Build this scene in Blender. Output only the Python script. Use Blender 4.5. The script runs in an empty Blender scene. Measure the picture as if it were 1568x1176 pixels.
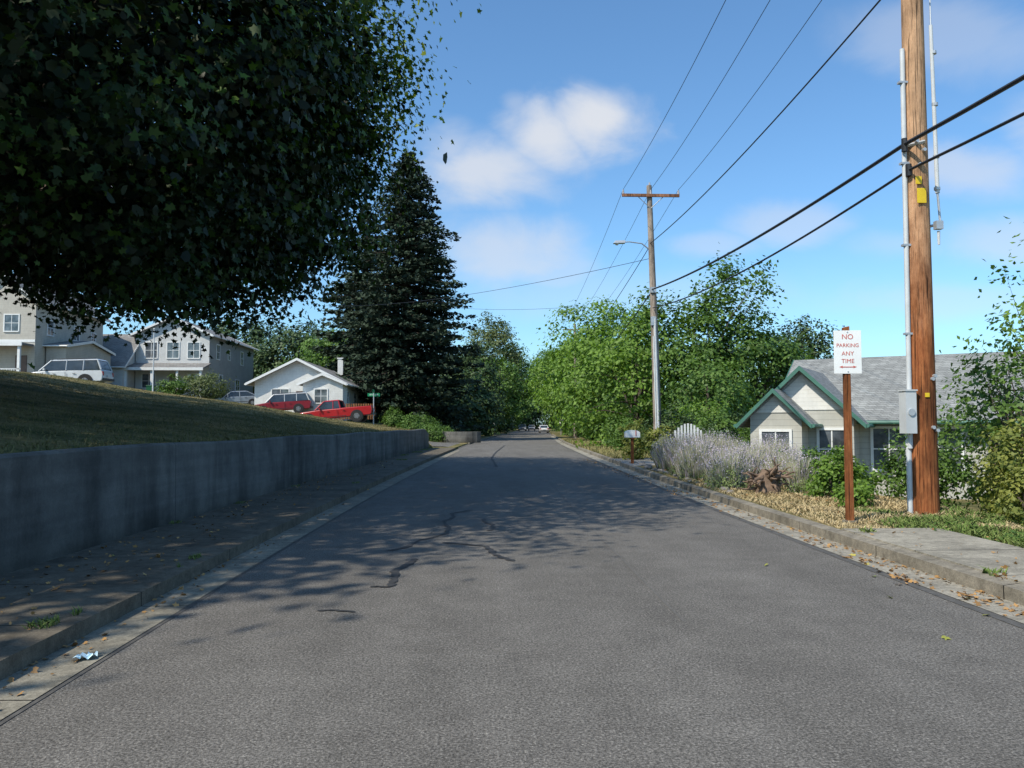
import bpy, math, random
import numpy as np
from mathutils import Vector, Matrix
random.seed(7); RNG=np.random.default_rng(11)
scene=bpy.context.scene
coll=scene.collection
R=math.radians

# ------------------------------------------------------------------ materials
def nmat(name):
    m=bpy.data.materials.new(name); m.use_nodes=True
    nt=m.node_tree; b=nt.nodes.get('Principled BSDF')
    return m,nt,b
def N(nt,t,**k):
    n=nt.nodes.new(t)
    for a,v in k.items(): setattr(n,a,v)
    return n
def L(nt,a,b): nt.links.new(a,b)
def ramp(nt,fac,stops,interp='LINEAR'):
    r=N(nt,'ShaderNodeValToRGB'); r.color_ramp.interpolation=interp
    e=r.color_ramp.elements
    while len(e)<len(stops): e.new(0.5)
    for i,(p,c) in enumerate(stops):
        e[i].position=p; e[i].color=(c[0],c[1],c[2],1) if hasattr(c,'__len__') else (c,c,c,1)
    L(nt,fac,r.inputs[0]); return r.outputs[0]
def noise(nt,scale,detail=4,rough=.55,vec=None,stretch=None,dist=0):
    n=N(nt,'ShaderNodeTexNoise'); n.inputs['Scale'].default_value=scale
    n.inputs['Detail'].default_value=detail; n.inputs['Roughness'].default_value=rough
    n.inputs['Distortion'].default_value=dist
    if vec is None:
        g=N(nt,'ShaderNodeNewGeometry'); vec=g.outputs['Position']
    if stretch:
        mp=N(nt,'ShaderNodeMapping'); mp.inputs['Scale'].default_value=stretch
        L(nt,vec,mp.inputs['Vector']); vec=mp.outputs[0]
    L(nt,vec,n.inputs['Vector']); return n.outputs[0]
def objco(nt):
    return N(nt,'ShaderNodeTexCoord').outputs['Object']
def mixc(nt,f,a,b,mode='MIX'):
    m=N(nt,'ShaderNodeMix',data_type='RGBA',blend_type=mode)
    if isinstance(f,(int,float)): m.inputs[0].default_value=f
    else: L(nt,f,m.inputs[0])
    for i,v in ((6,a),(7,b)):
        if hasattr(v,'__len__'): m.inputs[i].default_value=(v[0],v[1],v[2],1)
        else: L(nt,v,m.inputs[i])
    return m.outputs[2]
def MA(nt,op,a,b=None,c=None):
    m=N(nt,'ShaderNodeMath',operation=op)
    for i,v in enumerate((a,b,c)):
        if v is None: continue
        if isinstance(v,(int,float)): m.inputs[i].default_value=v
        else: L(nt,v,m.inputs[i])
    return m.outputs[0]
def bump(nt,b,h,strength=.3,dist=.02):
    n=N(nt,'ShaderNodeBump'); n.inputs['Strength'].default_value=strength; n.inputs['Distance'].default_value=dist
    L(nt,h,n.inputs['Height']); L(nt,n.outputs[0],b.inputs['Normal'])
def simple(name,col,rough=.6,var=.18,scale=3,metal=0,bmp=0,stretch=None,bscale=40):
    m,nt,b=nmat(name)
    f=noise(nt,scale,5,.6,vec=objco(nt),stretch=stretch)
    c=ramp(nt,f,[(.3,[x*(1-var) for x in col]),(.7,[min(1,x*(1+var)) for x in col])])
    L(nt,c,b.inputs['Base Color']); b.inputs['Roughness'].default_value=rough; b.inputs['Metallic'].default_value=metal
    if bmp:
        bump(nt,b,noise(nt,bscale,3,.6,vec=objco(nt),stretch=stretch),bmp,.01)
    return m
def paint(name,col):
    m,nt,b=nmat(name)
    f=noise(nt,2.5,4,.6,vec=objco(nt))
    L(nt,ramp(nt,f,[(.3,[x*.8 for x in col]),(.7,col)]),b.inputs['Base Color'])
    b.inputs['Roughness'].default_value=.32; b.inputs['Coat Weight'].default_value=.4
    return m
def leafmat(name,dark,light,trans=.25,extra=None,rough=.55,mid=None):
    m,nt,b=nmat(name)
    a=N(nt,'ShaderNodeAttribute',attribute_name='rnd')
    f=a.outputs['Fac']
    st=[(0,dark),(.8,light)]
    if extra: st=[(0,dark),(.75,light),(.97,light),(1.0,extra)]
    if mid: st=[(0,dark),(.55,mid),(.85,light),(1.0,extra or light)]
    c=ramp(nt,f,st)
    L(nt,c,b.inputs['Base Color']); b.inputs['Roughness'].default_value=rough
    b.inputs['Specular IOR Level'].default_value=.3
    if trans>0:
        t=N(nt,'ShaderNodeBsdfTranslucent')
        L(nt,mixc(nt,1.0,c,(1.4,1.6,.5),'MULTIPLY'),t.inputs[0])
        mx=N(nt,'ShaderNodeMixShader'); mx.inputs[0].default_value=trans
        L(nt,b.outputs[0],mx.inputs[1]); L(nt,t.outputs[0],mx.inputs[2])
        L(nt,mx.outputs[0],nt.nodes['Material Output'].inputs[0])
    return m
def blademat(name,base,tip,var,amt=.8,lo=0.0):
    m,nt,b=nmat(name)
    t=N(nt,'ShaderNodeAttribute',attribute_name='tip').outputs['Fac']
    a=N(nt,'ShaderNodeAttribute',attribute_name='rnd').outputs['Fac']
    c=ramp(nt,t,[(.15,base),(.75,tip)])
    f=ramp(nt,a,[(lo,0),(1,amt)])
    c=mixc(nt,f,c,var)
    L(nt,c,b.inputs['Base Color']); b.inputs['Roughness'].default_value=.8
    b.inputs['Specular IOR Level'].default_value=.15
    return m

# ------------------------------------------------------------------ mesh builder
class MB:
    def __init__(s,mats): s.v=[];s.f=[];s.m=[];s.mats=mats
    def add(s,vs,fs,mi=0):
        o=len(s.v); s.v+= [tuple(v) for v in vs]
        for f in fs: s.f.append(tuple(i+o for i in f)); s.m.append(mi)
    def box(s,c,d,mi=0,rz=0,ry=0):
        x,y,z=[k/2 for k in d]
        vs=[Vector((a*x,b*y,e*z)) for e in(-1,1) for b in(-1,1) for a in(-1,1)]
        M=Matrix.Rotation(rz,3,'Z')@Matrix.Rotation(ry,3,'Y')
        s.hexa([M@v+Vector(c) for v in vs],mi)
    def bb(s,x0,x1,y0,y1,z0,z1,mi=0): s.box(((x0+x1)/2,(y0+y1)/2,(z0+z1)/2),(abs(x1-x0),abs(y1-y0),abs(z1-z0)),mi)
    def hexa(s,vs,mi=0):
        s.add(vs,[(0,2,3,1),(4,5,7,6),(0,1,5,4),(2,6,7,3),(0,4,6,2),(1,3,7,5)],mi)
    def cyl(s,p,q,r0,r1=None,n=12,mi=0,caps=True):
        s.tube([p,q],[r0,r0 if r1 is None else r1],n,mi,caps)
    def tube(s,pts,rad,n=8,mi=0,caps=True):
        pts=[Vector(p) for p in pts]; vs=[];fs=[]
        for i,p in enumerate(pts):
            d=(pts[min(i+1,len(pts)-1)]-pts[max(i-1,0)]).normalized()
            a=Vector((0,0,1)) if abs(d.z)<.9 else Vector((1,0,0))
            u=d.cross(a).normalized(); w=d.cross(u)
            r=rad[i] if hasattr(rad,'__len__') else rad
            for k in range(n):
                t=2*math.pi*k/n; vs.append(p+u*(r*math.cos(t))+w*(r*math.sin(t)))
        for i in range(len(pts)-1):
            for k in range(n):
                a=i*n+k;b=i*n+(k+1)%n; fs.append((a,b,b+n,a+n))
        if caps: fs.append(tuple(range(n))); fs.append(tuple(reversed(range((len(pts)-1)*n,len(pts)*n))))
        s.add(vs,fs,mi)
    def prism_y(s,poly,y0,y1,mi=0,inset=0):
        n=len(poly); vs=[(x,y0,z) for x,z in poly]+[(x,y1,z) for x,z in poly]
        fs=[tuple(range(n)),tuple(reversed(range(n,2*n)))]+[(i,i+n,(i+1)%n+n,(i+1)%n) for i in range(n)]
        s.add(vs,fs,mi)
    def beam(s,p,q,w,mi=0): s.cyl(p,q,w/2,w/2,4,mi)
    def obj(s,name,parent=None,smooth=False,bevel=0,loc=None,rot=None):
        me=bpy.data.meshes.new(name); me.from_pydata(s.v,[],s.f)
        for m in s.mats: me.materials.append(m)
        me.polygons.foreach_set('material_index',s.m)
        me.update()
        import bmesh
        bm=bmesh.new(); bm.from_mesh(me); bmesh.ops.recalc_face_normals(bm,faces=bm.faces); bm.to_mesh(me); bm.free()
        if smooth:
            me.polygons.foreach_set('use_smooth',[True]*len(me.polygons))
            try: me.set_sharp_from_angle(angle=R(40))
            except Exception: pass
        o=bpy.data.objects.new(name,me); coll.objects.link(o)
        if parent: o.parent=parent
        if loc: o.location=loc
        if rot is not None: o.rotation_euler=(0,0,rot)
        if bevel:
            bv=o.modifiers.new('bevel','BEVEL'); bv.width=bevel; bv.segments=2; bv.limit_method='ANGLE'
        return o
def empty(name,loc=(0,0,0),rz=0):
    o=bpy.data.objects.new(name,None); o.empty_display_size=.3; coll.objects.link(o)
    o.location=loc; o.rotation_euler=(0,0,rz); return o

# ------------------------------------------------------------------ leaf clouds
SH={'maple':[(0,-.45),(.34,-.36),(.22,-.06),(.5,.16),(.17,.2),(0,.6),(-.17,.2),(-.5,.16),(-.22,-.06),(-.34,-.36)],
    'quad':[(0,-.5),(.3,.02),(0,.5),(-.3,.02)],
    'fat':[(0,-.5),(.34,-.2),(.3,.25),(0,.5),(-.3,.25),(-.34,-.2)]}
def leafcloud(name,P,Nn,S,mat,shape='quad',rnd=None,T=None,parent=None,fold=.25):
    P=np.asarray(P,dtype=np.float64); n=len(P)
    Nn=Nn/np.linalg.norm(Nn,axis=1,keepdims=True)
    if T is None: T=RNG.normal(size=(n,3))
    B=np.cross(Nn,T); B/= np.linalg.norm(B,axis=1,keepdims=True)+1e-9
    T=np.cross(B,Nn)
    sh=np.array(SH[shape]); k=len(sh)
    S=np.asarray(S).reshape(-1,1,1)*np.ones((n,1,1))
    V=P[:,None,:]+S*(sh[None,:,0:1]*B[:,None,:]+sh[None,:,1:2]*T[:,None,:]-fold*np.abs(sh[None,:,0:1])*Nn[:,None,:])
    me=bpy.data.meshes.new(name)
    me.vertices.add(n*k); me.vertices.foreach_set('co',V.reshape(-1))
    me.loops.add(n*k); me.loops.foreach_set('vertex_index',np.arange(n*k,dtype=np.int32))
    me.polygons.add(n); me.polygons.foreach_set('loop_start',np.arange(0,n*k,k,dtype=np.int32))
    try: me.polygons.foreach_set('loop_total',np.full(n,k,dtype=np.int32))
    except Exception: pass
    me.update(calc_edges=True)
    if rnd is None: rnd=RNG.random(n)
    at=me.attributes.new('rnd','FLOAT','FACE'); at.data.foreach_set('value',np.clip(rnd,0,1).astype(np.float32))
    me.materials.append(mat)
    o=bpy.data.objects.new(name,me); coll.objects.link(o)
    if parent: o.parent=parent
    return o
def sph(n):
    d=RNG.normal(size=(n,3)); return d/np.linalg.norm(d,axis=1,keepdims=True)
def crown_pts(c,r,nc,per,cr,inner=.5,p=2.0,lump=.18,seed=0,flat=.6,keep=None):
    rg=np.random.default_rng(seed)
    d=sph(nc)
    ph=rg.random((6,3))*6.28; fr=rg.normal(size=(6,3))*2.6
    lm=sum(np.sin(d@fr[i]+ph[i,0]) for i in range(6))/6
    q=(np.abs(d)**p).sum(1)**(-1/p)
    rad=q*(1+lump*2*lm)*(inner+(1-inner)*rg.random(nc)**.45)
    C=np.array(c)+d*rad[:,None]*np.array(r)
    if keep is not None:
        kk=keep(C); C=C[kk]; d=d[kk]; nc=len(C)
    crs=cr*(.6+.8*rg.random(nc))
    off=RNG.normal(size=(nc,per,3))*np.array([1,1,flat])*.55
    P=C[:,None,:]+off*crs[:,None,None]
    P[:,:,2]-=(off[:,:,0]**2+off[:,:,1]**2)*crs[:,None]*.25
    out=(d[:,None,:]*.6+np.array([0,0,.55])+off*.5)+RNG.normal(size=(nc,per,3))*.5
    shade=rg.random(nc)[:,None]*.5+RNG.random((nc,per))*.5
    return C,P.reshape(-1,3),out.reshape(-1,3),shade.reshape(-1)
bark=simple('bark',(.09,.07,.055),.9,.4,6,bmp=.6,stretch=(1,1,.2),bscale=14)
def limbs(name,base,C,rt,parent,nl=24,fork=.35):
    mb=MB([bark]); base=Vector(base)
    cen=Vector(C.mean(0)); top=Vector((cen.x*.7+base.x*.3,cen.y*.7+base.y*.3,cen.z))
    fk=base.lerp(top,fork)
    mb.tube([base-Vector((0,0,.3)),base+Vector((0,0,.25)),base.lerp(fk,.5)+Vector((.05,.03,0)),fk,fk.lerp(top,.6)+Vector((.2,-.1,0)),top+Vector((0,0,(C[:,2].max()-cen.z)*.5))],
            [rt*1.5,rt*1.1,rt,rt*.85,rt*.5,rt*.12],10)
    for i in RNG.choice(len(C),min(nl,len(C)),replace=False):
        e=Vector(C[i]); t=random.uniform(0,.8); s=fk.lerp(top,t)
        m=s.lerp(e,.5)+Vector((random.uniform(-.3,.3),random.uniform(-.3,.3),(e-s).length*.1))
        r=rt*.4*(1-t*.5); mb.tube([s,s.lerp(m,.5)+Vector((0,0,.1)),m,e],[r,r*.75,r*.5,r*.12],6)
    return mb.obj(name,parent,smooth=True)
def tree(name,x,y,z0,top,rad,mat,nc=260,per=50,cr=None,leaf=.25,bottom=.12,seed=1,lump=.2,shape='quad',p=2.0,tr=.22,ry=None,inner=.45):
    e=empty(name,(x,y,z0)); H=top-z0
    zb=H*bottom; cz=(zb+H)/2; rz=(H-zb)/2
    C,P,O,s=crown_pts((0,0,cz),(rad,ry or rad,rz),nc,per,cr or rad*.22,seed=seed,lump=lump,p=p,inner=inner)
    k=P[:,2]>.15
    leafcloud('crown',P[k],O[k],leaf*(.7+.6*RNG.random(k.sum())),mat,shape,s[k],parent=e)
    limbs('trunk',(0,0,0),C,tr,e)
    return e
def bush(name,x,y,z0,r,h,mat,n=2500,leaf=.09,seed=1,twigs=True,ry=None):
    e=empty(name,(x,y,z0))
    C,P,O,s=crown_pts((0,0,h*.5),(r,ry or r,h*.52),max(12,n//45),45,max(r*.3,.12),seed=seed,lump=.25,inner=.4)
    k=P[:,2]>0
    leafcloud('foliage',P[k],O[k],leaf*(.6+.8*RNG.random(k.sum())),mat,'quad',s[k],parent=e)
    mb=MB([bark])
    for i in range(9):
        q=C[i%len(C)]; mb.tube([(0,0,-.1),(q[0]*.4,q[1]*.4,max(q[2],.1)*.6),tuple(q)],[.025,.018,.006],5)
    mb.obj('stems',e)
    return e
def blades(name,P,H,W,lean,mat,rnd=None,dirs=None):
    P=np.asarray(P); n=len(P)
    a=RNG.random(n)*6.283; b=RNG.random(n)*6.283
    side=np.stack([np.cos(a),np.sin(a),np.zeros(n)],1)*(W/2)
    ln=np.stack([np.cos(b),np.sin(b),np.zeros(n)],1)*(np.asarray(H)*lean*RNG.random(n))[:,None]
    if dirs is not None: ln=ln*.5+dirs*np.asarray(H)[:,None]
    up=np.zeros((n,3)); up[:,2]=H
    V=np.stack([P-side,P+side,P+ln*.35+up*.6+side*.8,P+ln+up,P+ln*.35+up*.6-side*.8],1)
    me=bpy.data.meshes.new(name); k=5
    me.vertices.add(n*k); me.vertices.foreach_set('co',V.reshape(-1))
    me.loops.add(n*k); me.loops.foreach_set('vertex_index',np.arange(n*k,dtype=np.int32))
    me.polygons.add(n); me.polygons.foreach_set('loop_start',np.arange(0,n*k,k,dtype=np.int32))
    try: me.polygons.foreach_set('loop_total',np.full(n,k,dtype=np.int32))
    except Exception: pass
    me.update(calc_edges=True)
    at=me.attributes.new('rnd','FLOAT','FACE'); at.data.foreach_set('value',(RNG.random(n) if rnd is None else rnd).astype(np.float32))
    t=me.attributes.new('tip','FLOAT','POINT'); t.data.foreach_set('value',np.tile([0,0,.6,1,.6],n).astype(np.float32))
    me.materials.append(mat)
    o=bpy.data.objects.new(name,me); coll.objects.link(o); return o

# ------------------------------------------------------------------ terrain
CY=[-40,15,39,65,108,195,300,500,3000]; CX=[0,0,.8,1.9,4.8,11,20,42,42]
def c(y): return float(np.mean([np.interp(y+d,CY,CX) for d in(-8,-4,0,4,8)]))
def ss(t): t=min(1,max(0,t)); return t*t*(3-2*t)
UL,UR=-3.0,4.75   # kerb faces
WALL=-4.65
def tz(u,y):
    if u<=WALL-.1:
        d=WALL-.1-u
        hi=1.2+min(.155*d,3.1)+.05*math.sin(u*.6+y*.23)*min(1,d/2)
        if y<42: return hi
        lo=.1+(.75+min(.115*d,2.4+.03*d))*ss(d/6.5)
        far=max(0,1-max(0,(y-160))/200)
        return (hi+(lo-hi)*ss((y-45)/9))*far
    if u<UL-.1 : return .1
    if u<UR+.1: return -.06
    if y<200:
        return .13-(1.0)*ss((u-7.4)/5)*ss((y+5)/12) + (.03*math.sin(u*3+y*1.7) if 5.2<u<8 else 0)
    return .1-.9*ss((u-7.4)/5)
def gz(x,y): return tz(x-c(y),y)
us=[-900,-500,-250,-120,-80,-60,-50]+list(np.arange(-44,-5,1.0))+[WALL-.1-.25,WALL-.11,WALL-.02,-4.2,UL-.14,UL-.05,0,UR+.05,UR+.14,5.1]+list(np.arange(5.5,14,.5))+[15,17,20,25,32,45,70,120,250,500,900]
ys=list(np.arange(-30,-6,4))+list(np.arange(-6,70,1.0))+list(np.arange(72,130,3))+list(np.arange(140,420,15))+[500,700,1000,1600]
mb=MB([]); nu=len(us)
vs=[(u+c(y),y,tz(u,y)) for y in ys for u in us]
fs=[(j*nu+i,j*nu+i+1,(j+1)*nu+i+1,(j+1)*nu+i) for j in range(len(ys)-1) for i in range(nu-1)]
m,nt,b=nmat('dry_grass_ground')
f1=noise(nt,.45,5,.65); f2=noise(nt,9,6,.7); f3=noise(nt,60,3,.7)
c1=ramp(nt,f1,[(.38,(.085,.10,.035)),(.60,(.34,.27,.13))])
c2=ramp(nt,f2,[(.35,(.5,.5,.45)),(.65,(1.1,1.1,1.1))])
c3=mixc(nt,1,c1,c2,'MULTIPLY'); L(nt,mixc(nt,.7,c3,ramp(nt,f3,[(.3,.45),(.7,1.3)]),'MULTIPLY'),b.inputs['Base Color'])
b.inputs['Roughness'].default_value=1; b.inputs['Specular IOR Level'].default_value=.1; bump(nt,b,f2,.7,.08)
mb.mats=[m]; mb.add(vs,fs); mb.obj('ground',smooth=True)

def strip(name,u0,u1,z0,z1,y0,y1,mat,step=1.5,thick=None):
    mb=MB([mat]); Y=[y0]
    while Y[-1]<y1: Y.append(min(y1,Y[-1]+(step if Y[-1]<100 else 8)))
    vs=[];fs=[]
    if thick is None:
        for y in Y: vs+=[(u0+c(y),y,z0),(u1+c(y),y,z1)]
        fs=[(2*i,2*i+1,2*i+3,2*i+2) for i in range(len(Y)-1)]
    else:
        for y in Y: k=c(y); vs+=[(u0+k,y,z0-thick),(u1+k,y,z1-thick),(u1+k,y,z1),(u0+k,y,z0)]
        for i in range(len(Y)-1):
            a=4*i
            for j in range(4): fs.append((a+j,a+(j+1)%4,a+4+(j+1)%4,a+4+j))
        fs+=[(0,1,2,3),(4*len(Y)-4,4*len(Y)-3,4*len(Y)-2,4*len(Y)-1)]
    mb.add(vs,fs); return mb.obj(name)
# asphalt
m,nt,b=nmat('asphalt')
fine=noise(nt,62,3,.85); med=noise(nt,24,3,.7); big=noise(nt,.5,5,.65,stretch=(1.6,.35,1)); blot=noise(nt,2.2,6,.7)
vor=N(nt,'ShaderNodeTexVoronoi'); vor.inputs['Scale'].default_value=48; g=N(nt,'ShaderNodeNewGeometry'); L(nt,g.outputs[0],vor.inputs['Vector'])
col=ramp(nt,big,[(.3,(.130,.120,.107)),(.7,(.180,.167,.150))])
col=mixc(nt,.8,col,ramp(nt,blot,[(.3,.76),(.7,1.14)]),'MULTIPLY')
col=mixc(nt,.95,col,ramp(nt,fine,[(.34,.25),(.5,.92),(.66,2.0)]),'MULTIPLY')
col=mixc(nt,.8,col,ramp(nt,med,[(.3,.72),(.7,1.25)]),'MULTIPLY')
sp=MA(nt,'MULTIPLY',ramp(nt,vor.outputs['Distance'],[(.14,1),(.26,0)]),ramp(nt,noise(nt,31,2,.6),[(.5,0),(.6,1)]))
col=mixc(nt,MA(nt,'MULTIPLY',sp,.6),col,(.46,.43,.38))
L(nt,col,b.inputs['Base Color']); b.inputs['Roughness'].default_value=.92; b.inputs['Specular IOR Level'].default_value=.2
bump(nt,b,fine,.7,.014); asphalt=m
def concrete(name,col,joint=0,moss=.0,dark=.55):
    m,nt,b=nmat(name)
    a=noise(nt,1.3,6,.7); f=noise(nt,70,3,.7); s=noise(nt,9,5,.7)
    cc=ramp(nt,a,[(.3,[x*dark for x in col]),(.55,col),(.8,[x*1.15 for x in col])])
    cc=mixc(nt,.8,cc,ramp(nt,f,[(.3,.6),(.7,1.3)]),'MULTIPLY')
    cc=mixc(nt,.8,cc,ramp(nt,s,[(.35,.6),(.65,1.12)]),'MULTIPLY')
    if joint:
        g=N(nt,'ShaderNodeNewGeometry'); sx=N(nt,'ShaderNodeSeparateXYZ'); L(nt,g.outputs[0],sx.inputs[0])
        w=MA(nt,'ADD',sx.outputs[1],MA(nt,'MULTIPLY',noise(nt,6,2,.5),.03))
        fr=MA(nt,'FRACT',MA(nt,'DIVIDE',w,joint))
        j=MA(nt,'LESS_THAN',fr,.018/joint)
        cc=mixc(nt,j,cc,(.025,.022,.018))
    L(nt,cc,b.inputs['Base Color']); b.inputs['Roughness'].default_value=.92; b.inputs['Specular IOR Level'].default_value=.2
    bump(nt,b,s,.4,.01); return m
lkerb=concrete('old_kerb_concrete',(.17,.145,.11),2.4); kerbm=concrete('kerb_concrete',(.27,.24,.19),2.4); gutm=concrete('gutter_concrete',(.29,.265,.21),2.4); walkm=concrete('sidewalk_concrete',(.16,.138,.105),1.5)
rgut=concrete('gutter_concrete_pale',(.36,.33,.27),2.4)
strip('asphalt_road',UL,UR,0,0,-25,420,asphalt)
strip('gutter',UL-.03,UL+.40,.006,.006,-25,49,gutm)
strip('gutter',UR-.42,UR+.03,.006,.006,-25,110,rgut)
seam=simple('tar_seal',(.03,.029,.029),.8,.35,12)
seam2=simple('asphalt_edge_dark',(.085,.080,.073),.9,.35,9)
strip('pavement_seam',UR-.53,UR-.43,.0045,.0045,-20,60,seam2)
strip('pavement_seam',UL+.41,UL+.44,.0045,.0045,-20,49,seam2)
strip('left_kerb',UL-.15,UL,.14,.13,-25,50,lkerb,thick=.2)
strip('right_kerb',UR,UR+.16,.13,.15,-25,120,kerbm,thick=.2)
strip('left_kerb',UL-.15,UL,.12,.11,64,130,kerbm,thick=.2)
strip('left_sidewalk',WALL-.05,UL-.152,.145,.14,-25,50,walkm,thick=.1)
strip('right_sidewalk',UR+.162,UR+1.5,.165,.17,-25,10.9,concrete('right_sidewalk_concrete',(.34,.31,.25),1.5),thick=.1)
strip('driveway',UR+.01,UR+2.6,.158,.19,28.0,33.5,concrete('driveway_concrete',(.36,.34,.31)),thick=.12)
# side street climbing to the left
mb=MB([asphalt]); vs=[];fs=[]
X=list(np.arange(-75,-2.0,1.0)); 
for x in X:
    for k in range(7):
        t=k/6; y0=54.5-1.5*ss((x+9)/6); y1=62+2.5*ss((x+9)/6); y=y0+(y1-y0)*t
        u=x; vs.append((u+c(y),y,max(tz(u,y),0 if u>-3.2 else -1)+.035 if u<-3.2 else .012))
for i in range(len(X)-1):
    for k in range(6): a=i*7+k; fs.append((a,a+7,a+8,a+1))
mb.add(vs,fs); mb.obj('side_street',smooth=True)

# crack sealing
cracks=[[(-.915,7.97),(-.90,8.3),(-.96,8.79),(-.85,9.25),(-.80,9.6)],[(-1.23,10.17),(-1.0,10.5),(-.87,11.15),(-.75,11.3),(-.53,11.83),(-.52,12.4),(-.65,13.2),(-.50,13.8),(-.56,14.4),(-.2,15)],
 [(-.55,10.9),(-.2,10.7),(.04,10.55),(.10,10.2),(.137,9.86),(.26,9.6),(.36,9.38)],[(.08,12.05),(.16,12.4),(.157,12.8),(.02,13.2),(.0,13.6)],[(-1.42,6.97),(-1.25,7.0),(-1.09,6.9)],
 [(.5,30),(.4,38),(.7,45),(1.6,60)],[(-1.1,8.0),(-1.0,7.95),(-.92,7.97)]]
mb=MB([seam])
for ci,cr in enumerate(cracks):
    pts=[]
    for (x0,y0),(x1,y1) in zip(cr,cr[1:]):
        for k in range(6):
            t=k/6; pts.append((x0+(x1-x0)*t+random.uniform(-.014,.014),y0+(y1-y0)*t+random.uniform(-.02,.02)))
    pts.append(cr[-1]); vs=[];fs=[]
    for i,(x,y) in enumerate(pts):
        a=Vector(pts[max(i-1,0)]); b2=Vector(pts[min(i+1,len(pts)-1)]); d=(b2-a).normalized(); nn=Vector((-d.y,d.x))
        w=(.036 if ci not in(0,2) else .046)*random.uniform(.5,1.2)*(1 if 0<i<len(pts)-1 else .3)
        if ci==4: w*=.6
        if ci==5: w=.05
        vs+=[(x+nn.x*w,y+nn.y*w,.008),(x-nn.x*w,y-nn.y*w,.008)]
    fs=[(2*i,2*i+1,2*i+3,2*i+2) for i in range(len(pts)-1)]
    mb.add(vs,fs)
mb.obj('road_crack_seal')
strip('pavement_joint',1.62,1.64,.004,.004,6.5,26,simple('joint_dark',(.11,.103,.094),.9,.3,9))

# retaining wall
m,nt,b=nmat('weathered_wall_concrete')
st=noise(nt,1.6,5,.6,stretch=(1,1,.18)); bl=noise(nt,.8,7,.7); fi=noise(nt,45,4,.7); ln=noise(nt,1.2,3,.5,stretch=(.2,.2,7))
cc=ramp(nt,bl,[(.3,(.06,.058,.053)),(.5,(.125,.12,.11)),(.7,(.19,.18,.16))])
cc=mixc(nt,.7,cc,ramp(nt,st,[(.35,.4),(.55,1.1)]),'MULTIPLY'); cc=mixc(nt,.6,cc,ramp(nt,fi,[(.3,.7),(.7,1.2)]),'MULTIPLY')
cc=mixc(nt,.4,cc,ramp(nt,ln,[(.4,.7),(.6,1.1)]),'MULTIPLY')
g=N(nt,'ShaderNodeNewGeometry'); sx=N(nt,'ShaderNodeSeparateXYZ'); L(nt,g.outputs[0],sx.inputs[0])
fr=MA(nt,'FRACT',MA(nt,'DIVIDE',sx.outputs[1],6.1)); cc=mixc(nt,MA(nt,'LESS_THAN',fr,.0025),cc,(.03,.03,.03))
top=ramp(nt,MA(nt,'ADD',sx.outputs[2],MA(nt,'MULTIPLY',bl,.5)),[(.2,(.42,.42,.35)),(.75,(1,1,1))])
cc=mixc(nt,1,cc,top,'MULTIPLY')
L(nt,cc,b.inputs['Base Color']); b.inputs['Roughness'].default_value=.95; bump(nt,b,bl,.5,.03)
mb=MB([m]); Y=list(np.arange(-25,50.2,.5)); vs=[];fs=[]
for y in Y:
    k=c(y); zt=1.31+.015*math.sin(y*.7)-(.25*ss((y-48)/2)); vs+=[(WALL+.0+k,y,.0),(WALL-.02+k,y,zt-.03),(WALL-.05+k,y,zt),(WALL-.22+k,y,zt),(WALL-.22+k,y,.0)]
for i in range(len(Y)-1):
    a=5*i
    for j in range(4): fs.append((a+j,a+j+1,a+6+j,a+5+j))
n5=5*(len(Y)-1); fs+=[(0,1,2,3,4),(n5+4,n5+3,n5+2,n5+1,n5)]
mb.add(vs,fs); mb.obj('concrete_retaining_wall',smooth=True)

# ------------------------------------------------------------------ grass & debris
lawn=blademat('lawn_blades',(.04,.055,.018),(.12,.125,.045),(.26,.21,.10))
def lawn_pts(n,ulo,uhi,ylo,yhi,bias=1.0):
    u=uhi-(uhi-ulo)*RNG.random(n)**bias; y=ylo+(yhi-ylo)*RNG.random(n)**1.3
    P=np.array([(a+c(bb),bb,tz(a,bb)-.01) for a,bb in zip(u,y)]); return P
P=lawn_pts(60000,-24,WALL-.14,4,50,1.4); blades('lawn_grass',P,.025+.05*RNG.random(len(P)),.016,1.3,lawn)
P=lawn_pts(2500,WALL-.45,WALL-.2,3,50); blades('wall_top_grass',P,.05+.10*RNG.random(len(P)),.016,1.2,lawn)
P=lawn_pts(9000,-14,-4.9,50,54.5); blades('corner_grass',P,.08+.12*RNG.random(len(P)),.03,.9,blademat('tan_grass',(.22,.17,.08),(.50,.39,.2),(.28,.26,.11)))
straw=blademat('straw',(.30,.23,.12),(.60,.48,.28),(.45,.35,.19))
P=lawn_pts(22000,UR+.25,9,10.9,21); P=P[~((P[:,0]>UR+3.2)&(P[:,1]<12))]
blades('dry_grass',P,.03+.05*RNG.random(len(P)),.018,1.8,straw)
P=lawn_pts(9000,UR+.2,8,33.6,75); blades('verge_grass',P,.08+.16*RNG.random(len(P)),.035,.9,blademat('verge_blades',(.08,.09,.03),(.24,.24,.09),(.36,.3,.15)))
green=blademat('weed_blades',(.05,.09,.02),(.14,.22,.05),(.22,.25,.09))
def cluster(cx,cy,r,n,h):
    a=RNG.random(n)*6.28; q=np.sqrt(RNG.random(n))*r; x=cx+q*np.cos(a); y=cy+q*np.sin(a)*1.4
    return [(i,j,(.14 if UL-1.6<i<UL-.1 else max(gz(i,j),.0))) for i,j in zip(x,y)]
W=[]
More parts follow.
